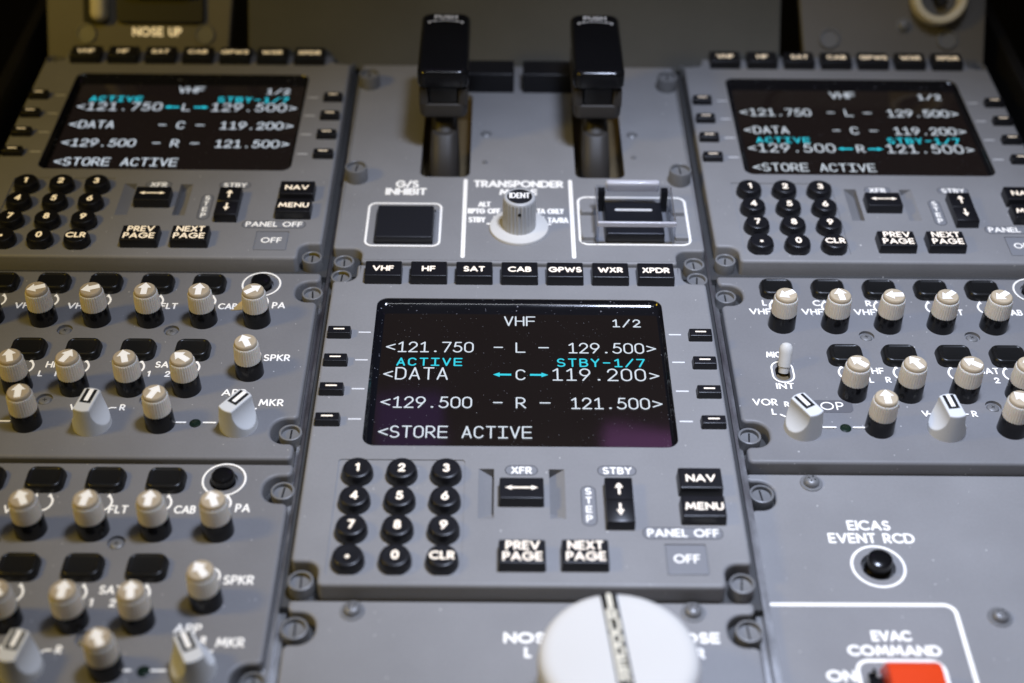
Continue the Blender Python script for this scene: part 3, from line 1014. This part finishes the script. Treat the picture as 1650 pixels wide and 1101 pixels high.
audio_panel('audio control panel right of the sharp screen with the white MIC INT toggle', (160, 0, -5.5),
            [0, 1, 2, 3, 4, 5], [120, 5, 92, 130, 130, 0], [1, 2, 3, 4], [0, 48, 28, 55, 6], 20,
            [('s', -54.9, 30), ('l', -38.9, 0), ('k', -26.4, 0), ('s', -1.5, 8), ('k', 23.0, 36), ('l', 39.4, 0), ('s', 54.0, -20)], toggle=True,
            k1=(-.9, 0), k2=(-1.0, 0))

# ------------------------------------------------------------------ engine control panel with transponder
ZE = -2.5
eng = thing('engine_control_panel', 'grey panel with transponder knob, G/S INHIBIT button and two lever slots', 'control panel', (0, 0, ZE))


def eng_outline():
    X, Y0, Y1, n = 79.0, 73.4, 236.0, 66.4
    return fillet([(-n, Y0, 1.2), (n, Y0, 1.2), (n, 82.6, 4.5), (X, 82.6, 1.5), (X, Y1, .8), (-X, Y1, .8), (-X, 82.6, 1.5), (-n, 82.6, 4.5)])


SLX = (-33.4, 37.0)
sl = [rr(22.6, 72, 3.6, 5, x, 172.4) for x in SLX]
gsb = rr(26.2, 25.6, 1.2, 4, -49.3, 98.4)
eng_holes = [(s_, 3.0, False) for s_ in sl] + [(gsb, 1.2, True)] + [(circ(2.6, 20, x, y), .8, True) for x, y in ((-15.2, 172.6), (53.6, 172.6))]
obj('panel_body', slab('eng_body', eng_outline(), -6.5, 0, 'panel', 1.1, eng_holes), eng)
obj('mounting_flange', B().box(-79.4, 79.4, 69.2, 92, -7.0, -5.1).done('flange', 'floor'), eng)
for x in SLX:
    b = B()
    o_ = rr(22.8, 72.2, 3.6, 5, x, 172.4)
    b.loft([[(p, q, -15) for p, q in o_][::-1], [(p, q, -2.9) for p, q in o_][::-1]], cap1=False)
    b.v += [(p, q, -15) for p, q in o_]
    b.f.append(tuple(range(len(b.v) - len(o_), len(b.v))))
    obj('slot_lining', b.done('slot_lining', 'bronze'), eng)
for x, y in ((-73.6, 73.8), (73.6, 73.8)):
    fastener(eng, x, y, -5.1, -.2, .05, False)
for x, y in ((-73.0, 215.6), (73.4, 215.6), (-73, 134.4), (72.6, 134.4)):
    fastener(eng, x, y, 0, 6.8, random.uniform(-.3, .3), False, 5.0)
for x, y in ((-15.2, 172.6), (53.6, 172.6)):
    obj('dome_screw', get('domescrew', lambda: B().lathe([(2.5, 0), (2.4, .8), (1.8, 1.3), (.8, 1.5)], 24).done('dome', 'screw')), eng, (x, y, -.8))
for x, y in ((-15.4, 148.5), (53.2, 153.4)):
    obj('small_rivet', get('rivet', lambda: B().lathe([(1.3, 0), (1.2, .4), (.6, .6)], 20).done('rivet', 'screw')), eng, (x, y, 0))
# black gate blocks between the two levers
for x0, x1 in ((-25.0, -2.0), (2.3, 27.6)):
    obj('lever_gate_block', B().kbox(x1 - x0, 13.5, 10.4, .7, .7, 0).done('gate', 'black'), eng, ((x0 + x1) / 2, 216.6, 0))
# printed markings
i = Ink(.03)
for x0, y0, x1, y1 in ((-23.9, 134.0, -23.9, 77.2), (23.2, 134.0, 23.2, 77.4)):
    i.stroke([(x0, y0), (x1, y1)], 1.75)
W = .85
i.text('TRANSPONDER', -.1, 128.5, 5.5, 1.15, 40.4, gap=.28)
i.text('MODE', -.2, 122.5, 4.7, 1.1, 17.0)
i.text('ALT', -15.2, 113.3, 3.9, W, 5.6).text('RPTG OFF', -15.3, 108.1, 4.0, W, 14.4).text('STBY', -18.3, 101.5, 4.1, W, 7.6)
i.text('TA ONLY', 13.8, 108.2, 4.0, W, 12.0).text('TA/RA', 17.0, 101.5, 4.1, W, 9.2)
i.text('G/S', -50.0, 127.4, 5.6, 1.1, 10.4).text('INHIBIT', -50.2, 121.6, 5.4, 1.1, 18.4)
f = rr(31.6, 31.0, 3.2, 6, -49.9, 99.6)
i.stroke(f + [f[0]], .95)
f = rr(47.2, 34.8, 3.6, 6, 49.8, 103.6)
i.stroke(f + [f[0]], 1.05)
for a in ((-13.6, 100.4, -8.0, 100.4), (13.6, 100.4, 9, 100.4), (-10.6, 105.6, -8, 104.4), (10.6, 105.6, 8, 104.4)):
    i.stroke([(a[0], a[1]), (a[2], a[3])], 1.1)
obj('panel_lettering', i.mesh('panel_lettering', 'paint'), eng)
# G/S inhibit button
o = obj('inhibit_button', B().kbox(24.8, 23.6, 4.6, .8, .6, .2).done('gsbtn', 'navy'), eng, (-49.3, 97.9, -1.2))
# transponder selector
o = obj('transponder_knob', B().lathe([(12.8, 0), (12.8, .8), (12.6, 1.2), (12.2, 1.35), (7.4, 1.4)], 56).done('disc', 'trimw'), eng, (0, 97.8, .05))


def ribs(u, z):
    return 1 + (.02 * (1 if math.sin(2 * math.pi * 26 * u) > 0 else -1) if 2.0 < z < 15.4 else 0)


c = obj('knob_grip', B().lathe([(7.15, 1.3), (7.15, 2.2), (6.9, 14.9), (6.85, 15.6), (6.6, 16.3), (6.1, 16.7), (5.4, 16.75), (5.35, 16.5), (5.25, 16.2)], 208, mod=ribs).done('grip', 'ident'), o)
c = obj('ident_button', B().lathe([(5.25, 15.9), (5.25, 16.6), (5.0, 16.85), (3, 17.0)], 40).done('ident', 'navy'), o)
obj('ident_lettering', Ink(17.05).text('IDENT', 0, -1.8, 4.0, .62, 8.8, gap=.34).mesh('legend', 'arrow'), o)
obj('index_hole', B().lathe([(.75, 0), (.75, .5)], 16).done('hole', 'dark'), o, (0, -6.62, 11.9), (math.radians(90), 0, 0))
# guarded switch right of the transponder
sw = obj('guarded_switch', B().kbox(25.4, 24.0, 5.0, .9, .8, .2).done('gsw', 'navy'), eng, (49.6, 99.8, -.2))
obj('switch_bar', Ink(5.02).poly(rr(16.2, 1.5, .6, 3, .1, 5.6)).mesh('bar', 'paint'), sw)
g = obj('clear_guard', B().box(-16.0, 16.0, -13.0, 14.0, 11.0, 12.2).done('guard', 'clear'), sw)
obj('guard_edge', B().kbox(33.4, 1.3, 2.2, .5, .4, cy=-13.9, z=10.5, cap0=True).kbox(.5, 26.6, 1.2, .2, .15, cx=-16.4, cy=.2, z=10.9, cap0=True).kbox(.5, 26.6, 1.2, .2, .15, cx=16.4, cy=.2, z=10.9, cap0=True).done('edge', 'edge'), g)
for sx in (-1, 1):
    obj('guard_side', B().box(sx * 16.2 - .5, sx * 16.2 + .5, -13.0, 13.2, .6, 10.7).done('gside', 'clear'), sw)
    obj('guard_side_edge', B().box(sx * 16.2 - .3, sx * 16.2 + .3, -13.8, -13.1, .6, 10.4).done('gse', 'clear'), sw)
obj('guard_hinge', B().box(-15.2, -12.2, 10.8, 14.4, .25, 10.7).box(12.2, 15.2, 10.8, 14.4, .25, 10.7).done('hinge', 'black'), sw)
obj('guard_lip', B().kbox(23.5, 3.0, 4.6, 1.2, 1.0, cy=15.8, z=8.6, cap0=True).done('lip', 'edge'), sw)
for sx in (-1, 1):
    obj('guard_bracket', B().kbox(6.4, 25, 1.0, .8, .3).kbox(5.6, 3.2, 2.2, .5, .3, cy=8, z=.9).kbox(5.6, 3.2, 2.2, .5, .3, cy=-10.5, z=.9).done('bracket', 'panel'), sw, (sx * 19.8, 0, .25))


# ------------------------------------------------------------------ fuel control levers
def lever(label, x):
    t = thing('control_lever', label, 'lever', (x, 172, -17.4), 'black capped control levers')
    z0 = 17.4
    b = B()
    # domed shaft rising from the slot
    L = []
    for z, cy, wd, dp in ((-17.0, -17, 14, 30), (-6, -16, 13.5, 28), (2, -11, 12.5, 24), (7.3, -7.5, 11.7, 20.6), (7.8, -7.2, 11.3, 19.8), (8.0, -7, 10.7, 18.8)):
        L.append([(p, q, z + z0) for p, q in rr(wd, dp, min(wd, dp) * .42, 8, 0, cy)])
    obj('lever_shaft', b.loft(L).done('shaft', 'brown'), t)
    b = B()
    L = [[(p, q, z + z0) for p, q in rr(wd, dp, r_, 8, 0, cy)] for z, cy, wd, dp, r_ in ((7.8, -6.6, 10.0, 17, 4.6), (10.4, -5.4, 9.4, 14.4, 4.4), (12.6, -4, 8.0, 11, 3.8), (14.0, -2.6, 6.6, 8.4, 3.2), (17, -1, 6.4, 8, 3.0))]
    obj('shaft_collar', b.loft(L).done('collar', 'brown'), t)
    # U shaped frame under the cap
    b = B()
    b.loft([[(p, q, z + z0) for p, q in rr(wd, dp, r_, 6, 0, 10)] for wd, dp, r_, z in ((18.0, 46, 3, 15.4), (20.2, 49.6, 3.4, 15.9), (21.5, 51.4, 3.6, 17.2), (21.8, 51.8, 3.4, 22.6), (21.4, 51.4, 3.3, 23.0), (20.8, 50.8, 3.1, 23.2))], cap0=True)
    for sx in (-1, 1):
        b.loft([[(sx * 8.8 + p, q, z + z0) for p, q in rr(wd, dp, .9, 4, 0, 10)] for wd, dp, z in ((4.2, 51.2, 22.9), (4.0, 51.0, 30.2), (3.2, 50.4, 31.0))])
    obj('lever_frame', b.done('frame', 'brown'), t)
    obj('lock_block', B().kbox(13.2, 49, 8.4, .8, .5, cy=10.1, z=23.0 + z0).done('block', 'black'), t)
    # black cap, rounded front edge
    b = B()
    L = []
    for z, wd, dp, cy, r_ in ((31.0, 18.5, 47, 10, 2.6), (31.8, 21.4, 52, 10, 3.2), (33.4, 22.9, 54.6, 10, 4.0), (38.6, 22.9, 55.0, 10.2, 4.2)):
        L.append([(p, q, z + z0) for p, q in rr(wd, dp, r_, 7, 0, cy)])
    for k in range(1, 7):
        a = math.pi / 2 * k / 6
        e = 2.4 * (1 - math.cos(a))
        L.append([(p, q, 38.6 + 2.4 * math.sin(a) + z0) for p, q in rr(22.9 - 2 * e, 55 - 2 * e, 4.4 - e * .6, 7, 0, 10.2)])
    L.append([(p, q, 41.0 + z0) for p, q in rr(17.4, 49.6, 2.6, 7, 0, 10.2)])
    cp = obj('lever_cap', b.loft(L).done('cap', 'gloss'), t)
    ink = Ink(41.03 + z0)
    ink.text('PUSH', 0, 31.2, 3.4, .6, 10.6)
    ink.stroke(arc(0, 8.5, 24, 21, 110, 70, 12), .45)  # highlight of the rounded rear groove, painted as a white arc
    for px_, py_ in ((-7.6, 27.4), (7.6, 27.4), (-5.2, 28.9), (5.2, 28.9)):
        ink.poly(circ(.55, 10, px_, py_))
    obj('cap_lettering_and_glint', ink.mesh('cap_lettering_and_glint', 'tick'), cp)
    return t


lever('tall lever with glossy black cap standing in the slot behind the G/S INHIBIT button', SLX[0] - .9)
lever('tall lever with glossy black cap standing in the slot behind the clear guarded switch', SLX[1] - 1.6)

# ------------------------------------------------------------------ rudder trim panel
ZR = -7.0
rud = thing('rudder_trim_panel', 'grey panel with big white RUDDER trim knob at the bottom edge', 'control panel', (0, 0, ZR))


def rud_outline():
    X, Y0, Y1 = 76.6, -270, -103.4
    p = [(-X, Y0, 2), (X, Y0, 2)]
    fy = -114.8
    p += [(X, fy - 6.6, 2.2), (X - 9.8, fy - 6.6, 5.8), (X - 9.8, fy + 6.6, 5.8), (X, fy + 6.6, 2.2), (X, Y1, 1.2), (-X, Y1, 1.2), (-X, fy + 6.6, 2.2), (-X + 9.8, fy + 6.6, 5.8), (-X + 9.8, fy - 6.6, 5.8), (-X, fy - 6.6, 2.2)]
    return fillet(p)


obj('panel_body', slab('rud_body', rud_outline(), -5, 0, 'panel', 1.1), rud)
obj('mounting_flange', B().box(-79.4, 79.4, -272, -104.6, -6.4, -5).done('flange', 'floor'), rud)
fastener(rud, -73.6, -114.8, -5, -.1, .02, False, 4.6)
fastener(rud, 73.8, -114.8, -5, -.1, .06, False, 4.6)
for x, y in ((-55.4, -107.9), (56.2, -107.6)):
    pan_screw(rud, x, y, 0)
i = Ink(.03)
i.text('NOSE', 2.6, -120.5, 4.4, 1.0, 17.0).text('L', 1.9, -126.2, 4.2, 1.0)
i.text('NOSE', 55.4, -120.2, 4.4, 1.0, 17.0).text('R', 57.0, -126.2, 4.2, 1.0)
obj('panel_lettering', i.mesh('panel_lettering', 'paint'), rud)
kn = obj('rudder_trim_knob', B().lathe([(23.0, 0), (23.6, 1), (24.2, 20), (24.3, 23.0), (24.15, 24.4), (23.6, 25.7), (22.7, 26.7), (21.2, 27.3), (19.8, 27.45), (10, 27.75), (3, 27.85)], 96).done('trim', 'trimw'), rud, (28.4, -145.0, 0), (0, 0, math.radians(6)))
kn['label'] = 'big round white trim knob with black RUDDER pointer strip'
obj('pointer_strip', B().kbox(4.9, 45.0, .8, .3, .15, z=27.2).done('strip', 'gloss'), kn)
ink = Ink(28.03)
ink.stroke([(0, 21.6), (0, 17.2)], 1.6)
for j, ch in enumerate('RUDDER'):
    ink.text(ch, 0, 11.6 - j * 4.5, 4.7, 1.05, 3.7)
obj('rudder_lettering', ink.mesh('rudder_lettering', 'creaml'), kn)

# ------------------------------------------------------------------ recorder and evacuation panel
ZV = -11.0
ev = thing('evacuation_command_panel', 'grey panel with round black EICAS EVENT RCD button and red guarded EVAC switch', 'control panel', (0, 0, ZV))


def ev_outline():
    X0, X1, Y0, Y1 = 82.0, 238, -270, -40.2
    fy = -51.0
    return fillet([(X0, Y0, 2), (X1, Y0, 2), (X1, Y1, 1.2), (X0, Y1, 2.0), (X0, fy + 7, 2.2), (X0 + 9.6, fy + 7, 5.8), (X0 + 9.6, fy - 7, 5.8), (X0, fy - 7, 2.2)])


hole = circ(6.0, 40, 122.3, -84.0)
obj('panel_body', slab('ev_body', ev_outline(), -4, 0, 'panel', 1.1, [(hole, 3.4, True)]), ev)
obj('mounting_flange', B().box(79.6, 239, -272, -41, -5.4, -4).done('flange', 'floor'), ev)
fastener(ev, 86.6, -51.0, -4, .9, .1, False, 4.5)
for x, y in ((105.4, -45.0), (158.5, -105.6), (212, -52)):
    pan_screw(ev, x, y, 0)
i = Ink(.03)
i.text('EICAS', 122.4, -67.6, 4.7, .88, 15.2).text('EVENT RCD', 122.3, -73.6, 4.7, .88, 30.2)
i.stroke(arc(122.3, -84.0, 9.0, 9.0, 0, 360, 56), .95)
i.stroke([(83.5, -100.8), (140.0, -100.6)] + arc(140.6, -104.4, 3.8, 3.8, 88, 0, 8) + [(144.6, -190)], 1.5)
i.text('EVAC', 120.8, -115.8, 4.4, 1.0, 13.2).text('COMMAND', 120.7, -121.7, 4.4, 1.0, 30.6)
i.text('ON', 101.7, -131.9, 4.6, 1.05, 9.6)
f = rr(28, 46, 4, 6, 121.4, -146.6)
i.stroke(f + [f[0]], 1.3)
obj('panel_lettering', i.mesh('panel_lettering', 'paint'), ev)
bt = obj('event_button', B().lathe([(5.6, -3.4), (5.6, -2.2), (4.9, -2.0), (4.9, -2.6)], 40, cap1=False).done('collar', 'steel'), ev, (122.3, -84.0, 0))
obj('button_cap', B().lathe([(4.7, -3.3), (4.6, -.6), (3.8, 0), (3.7, .6), (4.3, 1.2), (4.35, 3.4), (4.1, 4.2), (3.4, 4.6), (1.6, 4.8)], 40).done('cap', 'gloss'), bt)
gd = B()
prof = [(-128.4, 0), (-129.6, 5.5), (-131.2, 9.8), (-133.4, 12.0), (-136, 12.6), (-170, 12.6)]
L = []
for x, e in ((113.4, .5), (113.7, .12), (114.2, 0), (129.6, 0), (130.1, .12), (130.4, .5)):
    L.append([(x, y - e, max(0, z - e)) for y, z in prof] + [(x, -170, 0)])
gm = finish('red_guard', gd.loft(L, cap0=True).v, gd.f, 'red', fix=True)
rg = obj('red_switch_guard', gm, ev, (0, 0, .05))
rg['label'] = 'red hinged guard over the EVAC switch'
obj('guard_bracket', B().kbox(4.2, 16, 5.6, .6, .4, cx=110.8, cy=-140).box(109.9, 110.9, -133.4, -131.9, 3.0, 7.4).done('bracket', 'gloss'), ev)
obj('bracket_screw', B().lathe([(1.0, 0), (1.0, .5), (.5, .8)], 16).done('bs', 'steel'), ev, (112.0, -133.4, 5.6))

# ------------------------------------------------------------------ forward end: trim panels and throttle housing
TILT = math.radians(55)


def tilted(name, label, cat, y0, z0):
    t = thing(name, label, cat, (0, y0, z0))
    t.rotation_euler = (TILT, 0, 0)
    return t


lt = tilted('stabilizer_trim_panel', 'dim out-of-focus grey panel marked NOSE UP behind the left radio panel', 'control panel', 246, -2)
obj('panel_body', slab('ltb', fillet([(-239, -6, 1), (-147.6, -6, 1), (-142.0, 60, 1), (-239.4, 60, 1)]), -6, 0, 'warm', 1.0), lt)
i = Ink(.03)
i.text('NOSE UP', -183.3, 7.6, 4.6, .95, 25.0)
obj('panel_lettering', i.mesh('panel_lettering', 'legend'), lt)
obj('trim_switch_well', B().kbox(44, 40, 3, 2.5, .6, cx=-181, cy=34).done('well', 'rail'), lt)
obj('trim_switch', B().kbox(34, 20, 9, 4, 2.4, cx=-181, cy=37, z=3).done('switch', 'black'), lt)
obj('cutout_slot', B().kbox(13, 26, .4, 3, .2, cx=-214, cy=26).done('slot', 'dark'), lt)
obj('cutout_lever', B().kbox(7.6, 20, 9, 3.6, 3, cx=-211.5, cy=24.5, z=.4).done('cutlever', 'cream'), lt)
for x in (-219.2, -159.3):
    obj('quarter_turn_fastener', get('bigf', lambda: B().lathe([(5.2, 0), (5.2, .8), (4.9, 1.2), (4.3, 1.2), (4.2, .3), (1, .3)], 32).done('bigf', 'fast')), lt, (x, 8.6, 0))
rt = tilted('ring_knob_panel', 'dim out-of-focus grey panel with cream ring knob behind the right radio panel', 'control panel', 246, -2)
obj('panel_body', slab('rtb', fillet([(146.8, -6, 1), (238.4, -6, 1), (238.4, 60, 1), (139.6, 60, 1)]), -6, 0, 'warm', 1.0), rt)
for x, y in ((158.6, 9.8), (218.9, 9.8)):
    obj('quarter_turn_fastener', MESH['bigf'], rt, (x, y, 0))
pan_screw(rt, 196.6, 16.4, 0)
o = obj('ring_knob', B().lathe([(13.6, 0), (14.2, 2), (14.2, 8), (13.4, 9.4), (12, 9.8), (10.6, 9.4), (9.8, 8), (9.6, 1)], 48, cap1=False).done('ring', 'cream'), rt, (212.6, 30.5, 0))
obj('knob_centre', B().lathe([(9.5, 0), (9.5, 2.0), (8.5, 2.6)], 40).done('centre', 'warm'), o)
obj('knob_pointer', B().kbox(5.5, 16, 6, 1.5, 1, cy=3, z=2.2).done('pointer', 'rail'), o, (0, 0, 0), (0, 0, math.radians(25)))

th = tilted('throttle_housing', 'dark olive grey sloping housing behind the two levers', 'housing', 239, -3)
obj('housing_face', slab('thb', fillet([(-136, -4, 1), (132.6, -4, 1), (132.6, 90, 1), (-136, 90, 1)]), -8, 1.5, 'olive', 1.0), th)

# ------------------------------------------------------------------ pedestal the panels sit in
def structure(name, me, loc=(0, 0, 0)):
    o_ = obj(name, me, None, loc)
    o_['kind'] = 'structure'
    return o_


structure('pedestal', B().box(-239.5, 239.5, -320, 245, -60, -19.2).done('pedestal', 'rail'))
b = B()
for x in (-80.0, 80.0):
    b.box(x - 2.6, x + 2.6, -320, 70, -19.1, -10.6)
for x in (-80.0, 80.0):
    b.box(x - .55, x + .55, -320, 236, -12.5, -7.0)
structure('mounting_rails', b.done('rails', 'steel'))
b = B()
for sx in (-1, 1):
    x0, x1 = sorted((sx * 247.5, sx * 253.5))
    b.kbox(x1 - x0, 640, 45, 1.2, 1.0, cx=(x0 + x1) / 2, cy=0, z=-42)
structure('pedestal_side', b.done('side', 'rail'))
structure('floor', B().box(-2500, 2500, -2500, 2500, -420, -400).done('floor', 'rail'))
# cockpit bulkhead behind, in the dark
structure('wall', B().box(-1500, 1500, 900, 920, -400, 900).done('wall', 'rail'))

# torn scrap of tan tape stuck on the left audio panel
tp = obj('tape_scrap', B().loft([[(-3.2, -2.6, .03), (2.6, -2.2, .03), (2.2, 1.2, .03), (.6, 3.4, .03)], [(-3.2, -2.6, .1), (2.6, -2.2, .45), (2.2, 1.2, .7), (.6, 3.4, .5)]]).done('tape', 'tape'), None, (-160 + 46.2, 46.5, -5.5))
tp['label'] = 'small torn tan tape scrap stuck between CAB lettering and the PA knob'
tp['category'] = 'tape scrap'
tp['kind'] = 'thing'
